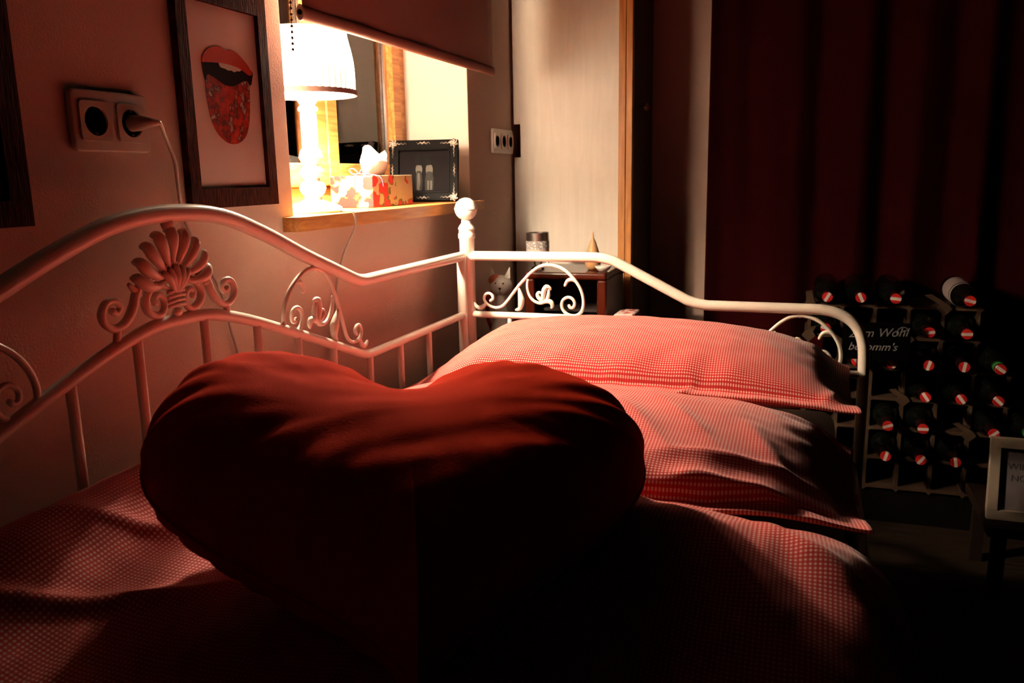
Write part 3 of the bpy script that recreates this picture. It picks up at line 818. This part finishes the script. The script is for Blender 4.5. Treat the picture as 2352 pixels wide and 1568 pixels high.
# cord: over the sill, down the wall, back up to the socket
cord = [(LX+.056, LY+.02, 1.0155), (.012, 1.52, 1.0150), (.034, 1.508, 1.0148), (.0405, 1.510, 1.008), (.0405, 1.512, .985), (.022, 1.511, .95), (.010, 1.500, .913), (.008, 1.478, .861), (.008, 1.45, .76), (.008, 1.38, .66), (.008, 1.28, .61), (.008, 1.20, .63), (.008, 1.155, .72), (.008, 1.150, .79), (.008, 1.138, .832), (.008, 1.126, .885), (.008, 1.112, .918), (.008, 1.087, .954), (.008, 1.070, .985), (.008, 1.054, 1.017), (.010, 1.043, 1.048), (.016, 1.034, 1.085), (.020, 1.028, 1.111), (.024, 1.014, 1.133), (.034, .995, 1.150), (.046, .978, 1.160), (.046, .972, 1.162)]
pc = MB().tube(spline(cord, 6), .0027, 8).build('power_cord', M['cord'], lamp, smooth=True)
mb = MB().tube([(.013, .958, 1.1625), (.030, .958, 1.1625), (.040, .962, 1.163), (.046, .974, 1.163)], [.0115, .0105, .007, .004], 14)
mb.build('plug', M['plastic'], pc, smooth=True)

# ================================================================ TISSUE BOX
tb = thing('tissue_box', 'rose patterned tissue box with a ribbon bow on the window sill', 'tissue box', (-.10, 1.83, 1.012))
bx0, bx1, by0, by1, bz0, bz1 = -.158, -.044, 1.745, 1.955, 1.0125, 1.087
MB().box(bx0, bx1, by0, by1, bz0, bz1).build('carton', M['floral'], tb, bevel=.002)
def tri_sheet(pts, faces, th=.0008):
    return MB().add(pts, faces)
tx, ty = -.10, 1.85
vs = []; fs = []
rings = [(0.0, .046, .008), (.018, .053, .018), (.036, .056, .024), (.050, .050, .020)]
n = 28
for k, (h, a, b) in enumerate(rings):
    for j in range(n):
        t = 2*pi*j/n
        top = 0
        if k == 3: top = .018*cos(2*t+.3)+.005*cos(t-2.6)
        fold = 1+.14*sin(3*t+k)+.08*sin(7*t+k*1.3)
        vs.append((tx+b*sin(t)*fold+.004*k, ty+a*cos(t)*fold, bz1-.001+h+top))
for k in range(3):
    for j in range(n): fs.append((k*n+j, k*n+(j+1) % n, (k+1)*n+(j+1) % n, (k+1)*n+j))
fs.append(tuple(3*n+j for j in range(n)))
MB().add(vs, fs).build('tissue', M['tissue'], tb, smooth='auto')
mb = MB()
bxx, byy, bzz = -.085, by0+.012, bz1+.002
for sg in (1, -1):
    mb.tube(spline([(bxx, byy, bzz+.002), (bxx+sg*.012, byy-.004, bzz+.014), (bxx+sg*.024, byy-.002, bzz+.012), (bxx+sg*.018, byy, bzz+.002), (bxx, byy, bzz+.002)], 5), .0014, 6)
mb.tube(spline([(bxx, byy, bzz+.002), (bxx-.004, by0-.003, bz1-.002), (bxx-.005, by0-.003, bz1-.030)], 5), .0012, 6)
mb.tube(spline([(bxx, byy, bzz+.002), (bxx+.02, byy+.01, bzz+.001), (bx1+.003, byy+.022, bz1-.004), (bx1+.003, byy+.036, bz1-.026)], 5), .0012, 6)
mb.build('ribbon_bow', M['ribbon'], tb, smooth=True)

# ================================================================ ORNATE PHOTO FRAME
pf = thing('photo_frame', 'ornate black and silver photo frame standing on the window sill', 'photo frame', (-.09, 2.10, 1.0125))
FW, FH = .192, .168
fa = math.radians(10)      # lean back
fz = math.radians(14)      # turned towards the room
fu = Vector((cos(fz), sin(fz)*.9, 0)).normalized()
fn_ = Vector((fu.y, -fu.x, 0))     # faces the camera side
fv = (Vector((0, 0, cos(fa))) - fn_*sin(fa)).normalized()
fn2 = fu.cross(fv)
F0 = Vector((.008, 2.125, 1.0155)) - fu*FW
def F(u, v, d=0): return tuple(F0+fu*u+fv*v+fn2*d)
def fbox(mb, u0, u1, v0, v1, d0, d1):
    mb.add([F(u0,v0,d0),F(u1,v0,d0),F(u1,v1,d0),F(u0,v1,d0),F(u0,v0,d1),F(u1,v0,d1),F(u1,v1,d1),F(u0,v1,d1)],
           [(0,3,2,1),(4,5,6,7),(0,1,5,4),(1,2,6,5),(2,3,7,6),(3,0,4,7)]); return mb
mb = MB(); b = .027
for (u0, u1, v0, v1) in ((0, FW, 0, b), (0, FW, FH-b, FH), (0, b, b, FH-b), (FW-b, FW, b, FH-b)): fbox(mb, u0, u1, v0, v1, -.012, .004)
mb.build('frame', M['black'], pf, bevel=.002)
mb = MB(); g = .022
for (u0, u1, v0, v1) in ((g, FW-g, g, g+.004), (g, FW-g, FH-g-.004, FH-g), (g, g+.004, g, FH-g), (FW-g-.004, FW-g, g, FH-g)): fbox(mb, u0, u1, v0, v1, .004, .0065)
mb.build('inner_bead', M['black'], pf, bevel=.0008)
for (cu_, cv_) in ((.010, .010), (FW-.010, .010), (.010, FH-.010), (FW-.010, FH-.010)):
    mb = MB()
    for k in range(18):
        t = 2*pi*k/18; r_ = .004+.006*(k % 3)/2
        mb.ball(F(cu_+r_*cos(t), cv_+r_*sin(t), .005), .0030, 8)
    mb.ball(F(cu_, cv_, .005), .0045, 8)
    for k in range(9):
        for (du, dv) in ((1, 0), (0, 1)):
            su = 1 if cu_ < FW/2 else -1; sv = 1 if cv_ < FH/2 else -1
            mb.ball(F(cu_+su*du*(.010+.0034*k)-su*dv*.001*sin(k*2), cv_+sv*dv*(.010+.0034*k)+.0015*sin(k*2)*du, .0045), .0026-.00016*k, 6)
    mb.build('corner_ornament', M['silver'], pf, smooth=True)['label'] = 'raised silver scrollwork'
for (u0, v0, du, dv) in ((FW/2, .009, 1, 0), (FW/2, FH-.009, 1, 0), (.009, FH/2, 0, 1), (FW-.009, FH/2, 0, 1)):
    mb = MB()
    for k in range(-6, 7): mb.ball(F(u0+du*k*.0030+dv*.0015*sin(k*2), v0+dv*k*.0030+du*.002*sin(k*1.7), .0045), .0030-.0003*abs(k), 6)
    mb.build('edge_ornament', M['silver'], pf, smooth=True)['label'] = 'raised silver scrollwork'
ph = fbox(MB(), b-.002, FW-b+.002, b-.002, FH-b+.002, -.008, -.004).build('photo', M['picture_grey'], pf)
def fflat(name, pts, m, d):
    n = len(pts); vs = [F(a, c, d) for a, c in pts]+[F(a, c, d+.0003) for a, c in pts]
    MB().add(vs, [tuple(range(n))[::-1], tuple(range(n, 2*n))]+[(i, (i+1) % n, n+(i+1) % n, n+i) for i in range(n)]).build(name, m, ph)
def oval(cx, cy, a, b_, n=16): return [(cx+a*cos(2*pi*k/n), cy+b_*sin(2*pi*k/n)) for k in range(n)]
fflat('pale_figure', oval(.082, .088, .0095, .015)+[], M['pale'], -.0038)
fflat('pale_figure', [(.074, .030), (.090, .030), (.092, .060), (.088, .084), (.076, .084), (.072, .058)], M['midgrey'], -.0037)
fflat('pale_figure', [(.076, .034), (.083, .030), (.086, .055), (.084, .078), (.078, .078)], M['pale'], -.0033)
fflat('pale_figure', oval(.111, .086, .010, .018), M['pale'], -.0038)
fflat('pale_figure', [(.100, .030), (.122, .030), (.124, .062), (.118, .082), (.104, .082), (.099, .058)], M['midgrey'], -.0037)
fflat('pale_figure', [(.106, .032), (.110, .031), (.111, .056), (.106, .058)], M['pale'], -.0033)
fflat('pale_figure', [(.114, .031), (.119, .032), (.119, .056), (.114, .058)], M['pale'], -.0033)
fflat('top_hat', [(.068, .100), (.094, .099), (.094, .102), (.089, .103), (.089, .126), (.073, .126), (.073, .103), (.068, .103)], M['black'], -.0030)
fflat('top_hat', [(.098, .098), (.124, .101), (.124, .104), (.118, .104), (.116, .116), (.110, .126), (.099, .124), (.097, .108)], M['black'], -.0030)
# strut behind
fbox(MB(), FW/2-.02, FW/2+.02, .01, .11, -.016, -.013).build('easel_back', M['black'], pf)

# ================================================================ DRESSER AND ITS ORNAMENTS
dr = thing('low_dresser', 'dark low dresser between the bed end and the wardrobe', 'dresser', (.26, 2.39, 0))
MB().box(.008, .50, 2.20, 2.585, .04, .585).build('carcass', M['dark_oak'], dr, bevel=.004)
MB().box(.002, .51, 2.19, 2.59, .585, .605).build('top', M['dark_oak'], dr, bevel=.004)
for k in range(3):
    d_ = MB().box(.02, .49, 2.192, 2.2, .06+k*.175, .225+k*.175).build('drawer', M['dark_oak'], dr, bevel=.003)
    MB().lathe([(.005, 0), (.005, .01), (.012, .016), (.010, .022), (0, .024)], (.25, 2.192, .145+k*.175), 14, 'y').build('knob', M['brass'], d_, smooth=True)
for x in (.03, .46):
    for y in (2.22, 2.54): MB().box(x, x+.03, y, y+.03, 0, .04).build('foot', M['dark_oak'], dr)

hb = thing('wooden_box', 'glossy red brown wooden box with an open dark front on the dresser', 'box', (.27, 2.36, .605))
X0, X1, Y0, Y1, Z0, Z1 = .150, .392, 2.27, 2.50, .6055, .806
mb = MB()
mb.box(X0, X0+.028, Y0, Y1, Z0, Z1-.02); mb.box(X1-.028, X1, Y0, Y1, Z0, Z1-.02); mb.box(X0, X1, Y0-.003, Y1, Z1-.02, Z1); mb.box(X0+.028, X1-.028, Y0, Y1, Z0, Z0+.018)
mb.build('carcass', M['mahogany'], hb, bevel=.006, seg=3)
MB().box(X0+.028, X1-.028, Y1-.01, Y1-.001, Z0+.018, Z1-.02).build('back_board', M['dark_inside'], hb)
MB().box(X0+.03, X1-.03, Y0+.05, Y1-.02, (Z0+Z1)/2-.02, (Z0+Z1)/2-.012).build('shelf', M['dark_inside'], hb)

cat = thing('cat_figurine', 'white cat figurine with pointed ears and an orange patch', 'figurine', (.068, 2.29, .605))
c0 = (.072, 2.28)
mb = MB().lathe([(.0, 0), (.034, 0), (.037, .008), (.032, .03), (.024, .06), (.017, .088), (.014, .10), (.014, .13)], (c0[0], c0[1], .6055), 24)
mb.build('body', M['ceramic'], cat, smooth='auto')
mb = MB().ball((c0[0], c0[1], .762), .034, 24, (1.0, .85, .92))
hd = mb.build('head', M['ceramic'], cat, smooth=True)
for s_, mt in ((-1, M['orange']), (1, M['ceramic'])):
    ex = c0[0]+s_*.021
    MB().add([(ex-.012, c0[1]-.008, .784), (ex+.012, c0[1]-.008, .784), (ex, c0[1]+.008, .786), (ex+s_*.008, c0[1], .822)], [(0, 2, 1), (0, 1, 3), (1, 2, 3), (2, 0, 3)]).build('ear', M['ceramic'], hd, bevel=.0015)
    MB().ball((c0[0]+s_*.012+.004, c0[1]-.0262, .772), .0024, 8).build('eye', M['black'], hd)
MB().ball((c0[0]+.006, c0[1]-.0290, .757), .0034, 8, (1.3, .8, .8)).build('nose', M['black'], hd)
MB().tube([(c0[0]+.006, c0[1]-.0295, .755), (c0[0]+.006, c0[1]-.0285, .745), (c0[0]+.010, c0[1]-.027, .741)], .0007, 5).build('mouth', M['black'], hd)
MB().ball((c0[0]-.016, c0[1]-.002, .778), .0225, 14, (1, .9, .8)).build('head_patch', M['orange'], hd, smooth=True)['label'] = 'orange glazed patch'
MB().tube(spline([(c0[0]-.03, c0[1]+.012, .615), (c0[0]-.045, c0[1]+.006, .66), (c0[0]-.044, c0[1], .72), (c0[0]-.030, c0[1], .742)], 5), .006, 10).build('tail', M['red_paint'], cat, smooth=True)['label'] = 'red tail'

cj = thing('candle_jar', 'candle jar with a lace patterned band and a clear foot', 'candle', (.185, 2.36, .806))
cc = (.168, 2.34)
MB().lathe([(0, 0), (.020, 0), (.018, .005), (.010, .010), (.013, .022), (.026, .030)], (*cc, .8065), 24).build('foot', M['clear_glass'], cj, smooth='auto')
MB().lathe([(.0, .026), (.034, .028), (.034, .062), (0.0, .062)], (*cc, .8065), 28).build('wax', mat('pink_wax', (.55, .42, .38), .5), cj, smooth='auto')
MB().lathe([(.0345, .060), (.0347, .084), (.033, .084), (.033, .060), (.0345, .060)], (*cc, .8065), 32).build('lace_band', M['lace'], cj, smooth='auto')
MB().lathe([(.034, .084), (.034, .108), (.0325, .108), (.0325, .084), (.034, .084)], (*cc, .8065), 32).build('metal_rim', M['steel'], cj, smooth='auto')
MB().tube([(cc[0], cc[1], .868), (cc[0]+.001, cc[1], .884)], .006, 8).build('candle_end', M['ceramic'], cj, smooth=True)

MB_ = MB().lathe([(0, 0), (.014, .0), (.021, .010), (.024, .022), (.021, .040), (.015, .062), (.009, .080), (.003, .092), (.0016, .106), (0, .112)], (.333, 2.35, .8065), 24)
tag(MB_.build('wooden_cone', M['tan_wood'], smooth=True), 'small tan wooden cone with a thin pointed tip on the box', 'ornament')
o = MB().lathe([(0, 0), (.012, 0), (.020, .008), (.024, .016), (.022, .016), (.018, .010), (0, .006)], (.372, 2.315, .8065), 24).build('small_dish', M['ceramic'], smooth=True)
tag(o, 'small white dish beside the wooden cone on the box', 'dish')
vs = []; fs = []
o = MB()
for k in range(3):
    o.box(.405+.004*k, .485-.005*k, 2.25+.003*k, 2.37-.004*k, .6055+.030*k, .6355+.030*k-.002)
tag(o.build('folded_cloth', M['cloth_red'], bevel=.010, seg=4, smooth='auto'), 'folded red and white cloth on the dresser beside the box', 'cloth')

# ================================================================ WINE RACK
CX0, CP, ZB0, ZP = .983, .0915, .6775, .0935
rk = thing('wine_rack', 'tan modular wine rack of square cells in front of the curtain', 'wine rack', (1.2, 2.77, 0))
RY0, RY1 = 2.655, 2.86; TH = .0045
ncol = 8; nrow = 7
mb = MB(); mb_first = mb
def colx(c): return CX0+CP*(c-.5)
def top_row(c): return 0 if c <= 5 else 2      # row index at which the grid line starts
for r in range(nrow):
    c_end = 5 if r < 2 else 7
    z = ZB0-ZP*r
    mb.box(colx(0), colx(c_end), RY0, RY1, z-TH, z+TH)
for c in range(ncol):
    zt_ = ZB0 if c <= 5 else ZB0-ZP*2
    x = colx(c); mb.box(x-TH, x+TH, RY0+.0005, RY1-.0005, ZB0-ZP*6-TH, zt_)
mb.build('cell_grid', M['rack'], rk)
mb = MB()
for r in range(nrow):
    for c in range(6 if r < 2 else 8):
        x = colx(c); z = ZB0-ZP*r; d = .0125
        mb.prism([(x-d, z), (x, z-d), (x+d, z), (x, z+d)], 'y', RY0-.0005, RY1)
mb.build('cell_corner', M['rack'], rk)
for (c, r, dx, dz) in ((0, 0, -.006, .045), (3, 1, .0, .0), (4, 0, -.045, .042), (0, 1, .012, .03), (3, 3, -.030, .034), (5, 4, -.034, .036)):
    x = colx(c); z = ZB0-ZP*r
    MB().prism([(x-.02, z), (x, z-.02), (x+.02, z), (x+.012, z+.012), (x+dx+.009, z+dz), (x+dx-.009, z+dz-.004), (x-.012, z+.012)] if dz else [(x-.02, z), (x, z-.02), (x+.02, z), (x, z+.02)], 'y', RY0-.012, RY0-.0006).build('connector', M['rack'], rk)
MB().box(colx(0)-.005, colx(7)+.005, RY0+.01, RY1, 0, ZB0-ZP*6-TH).build('plinth', mat('black_plinth', (.004, .003, .002), .9, spec=.02), rk)  # dark stand under the rack, plain matt black all over

def bottle(first=True):
    t = bpy.data.objects.new('wine_bottle', None); COL.objects.link(t); t.empty_display_size = .05
    # axis along -Y, mouth at y=0 end
    prof = [(0, -.128), (.0135, -.128)]
    body = MB().lathe([(0, -.300), (.030, -.300), (.0362, -.294), (.0365, -.130), (.034, -.112), (.024, -.092), (.0150, -.078), (.0140, -.060), (.0140, -.004), (0, -.004)], (0, 0, 0), 28, 'y')
    b_ = body.build('body', M['glass_dark'], None, smooth='auto'); b_.parent = t
    c_ = MB().lathe([(.0146, -.062), (.0146, -.003), (.0140, -.0008), (.0, .0)], (0, 0, 0), 24, 'y').build('capsule', M['capsule'], None, smooth='auto'); c_.parent = t
    return t
proto = bottle()
caps = [(0,0),(0,1),(0,2),(0,4),(1,0),(1,3),(1,4),(2,1),(2,2),(2,3),(2,4),(2,5),(3,3),(3,4),(3,5),(4,2),(4,3),(4,5),(4,6),(5,2),(5,3),(5,4)]
rown = ['top', 'second', 'third', 'fourth', 'fifth', 'sixth']; ordn = ['first', 'second', 'third', 'fourth', 'fifth']
cnt = {}
for i, (r, c) in enumerate(caps):
    if i == 0: t = proto
    else:
        t = proto.copy(); COL.objects.link(t)
        for ch in [o_ for o_ in proto.children]:
            if ch.name.split('.')[0] in ('body', 'capsule'):
                cc_ = ch.copy(); COL.objects.link(cc_); cc_.parent = t
    k = cnt.get(r, 0); cnt[r] = k+1
    t.location = (CX0+CP*c+R.uniform(-.003, .003), 2.535+R.uniform(-.006, .010), ZB0-ZP*r+TH+.0372)
    t.rotation_euler = (0, R.uniform(-1.6, 1.6), 0)
    t['label'] = 'dark wine bottle with red and white cap, %s from left in the %s rack row' % (ordn[k], rown[r])
    t['category'] = 'bottle'; t['group'] = 'wine bottles lying in the rack'
    bpy.context.view_layer.update()
    if (r, c) in ((2, 5), (4, 6)):
        g = MB().lathe([(.0152, -.045), (.0155, -.030), (.0152, -.018)], (0, 0, 0), 20, 'y')
        o = g.build('green_band', M['green'], None, smooth=True); o.parent = t; o['label'] = 'green neck band'
    if (r, c) == (0, 4):
        o = MB().lathe([(.0368, -.25), (.0369, -.135), (.0345, -.113)], (0, 0, 0), 28, 'y'); o.f = o.f[:28*2]
        o = o.build('paper_label', M['label_w'], None, smooth=True); o.parent = t
# chalkboard
cb = thing('chalkboard_sign', 'small black chalkboard with a handwritten toast standing on the bottle necks', 'sign', (1.12, 2.50, .552))
zb_ = ZB0-2*ZP+TH+.0372+.0155
MB().box(1.028, 1.205, 2.500, 2.506, zb_, zb_+.108).build('board', M['chalkboard'], cb, bevel=.001)
def text(s, loc, size, m, parent, rotz=0, shear=0, name='lettering', tilt=0, ext=.0003):
    c = bpy.data.curves.new(name, 'FONT'); c.body = s; c.size = size; c.shear = shear; c.extrude = ext
    c.materials.append(m); tmp = bpy.data.objects.new('t', c); COL.objects.link(tmp)
    dg = bpy.context.evaluated_depsgraph_get(); me = bpy.data.meshes.new_from_object(tmp.evaluated_get(dg)); bpy.data.objects.remove(tmp)
    o = bpy.data.objects.new(name, me); COL.objects.link(o); o.location = loc; o.rotation_euler = (pi/2, tilt, rotz)
    attach(o, parent); return o
text('Zum Wohl', (1.043, 2.4992, zb_+.063), .034, M['chalk'], cb, shear=.35, tilt=-.06)
text("bekomm's", (1.043, 2.4992, zb_+.027), .031, M['chalk'], cb, shear=.35, tilt=-.02)
MB().tube(spline([(1.168, 2.4990, zb_+.078), (1.172, 2.4990, zb_+.092), (1.186, 2.4990, zb_+.098), (1.196, 2.4990, zb_+.090), (1.186, 2.4990, zb_+.088)], 5), .0010, 6).build('chalk_flourish', M['chalk'], cb)

# ================================================================ RIGHT: TABLE WITH WHITE FRAME
st = thing('side_table', 'dark low side table at the right beneath the white framed sign', 'table', (1.66, 2.32, 0))
MB().box(1.372, 1.95, 2.18, 2.50, .185, .21).build('top', M['dark_oak'], st, bevel=.003)
for x in (1.39, 1.90):
    for y in (2.20, 2.45): MB().box(x, x+.03, y, y+.03, 0, .185).build('leg', M['dark_oak'], st)
wf = thing('sign_frame', 'white framed printed sign standing on the dark side table', 'picture', (1.45, 2.27, .21))
wx0, wx1, wz0, wz1 = 1.377, 1.547, .211, .416
wy = 2.25; lean = .028
def WP(x, z, d): 
    t = (z-wz0)/(wz1-wz0); return (x+.006*0, wy+lean*t-d, z)
def wbox(mb, x0, x1, z0, z1, d0, d1):
    mb.add([WP(x0,z0,d0),WP(x1,z0,d0),WP(x1,z0,d1),WP(x0,z0,d1),WP(x0,z1,d0),WP(x1,z1,d0),WP(x1,z1,d1),WP(x0,z1,d1)],
           [(0,3,2,1),(4,5,6,7),(0,1,5,4),(1,2,6,5),(2,3,7,6),(3,0,4,7)]); return mb
mb = MB(); b = .024
for (a0, a1, c0_, c1_) in ((wx0, wx1, wz0, wz0+b), (wx0, wx1, wz1-b, wz1), (wx0, wx0+b, wz0+b, wz1-b), (wx1-b, wx1, wz0+b, wz1-b)): wbox(mb, a0, a1, c0_, c1_, 0, .016)
mb.build('frame', mat('cream_frame', (.36, .27, .20), .5), wf, bevel=.0012)
wbox(MB(), wx0+b-.001, wx1-b+.001, wz0+b-.001, wz1-b+.001, .001, .005).build('print', mat('sign_paper', (.20, .16, .16), .5), wf)
wbox(MB(), wx0+.06, wx0+.11, wz0, wz0+.13, -.012, -.002).build('strut', M['black'], wf)
ink = mat('ink', (.06, .05, .05), .7)
for s_, x, z in (('WINE', wx0+.042, .338), ('NOT', wx0+.050, .309)):
    o = text(s_, WP(x, z, .0056), .023, ink, wf, ext=.0002)
    o.rotation_euler = (pi/2-math.atan2(lean, wz1-wz0), 0, 0)
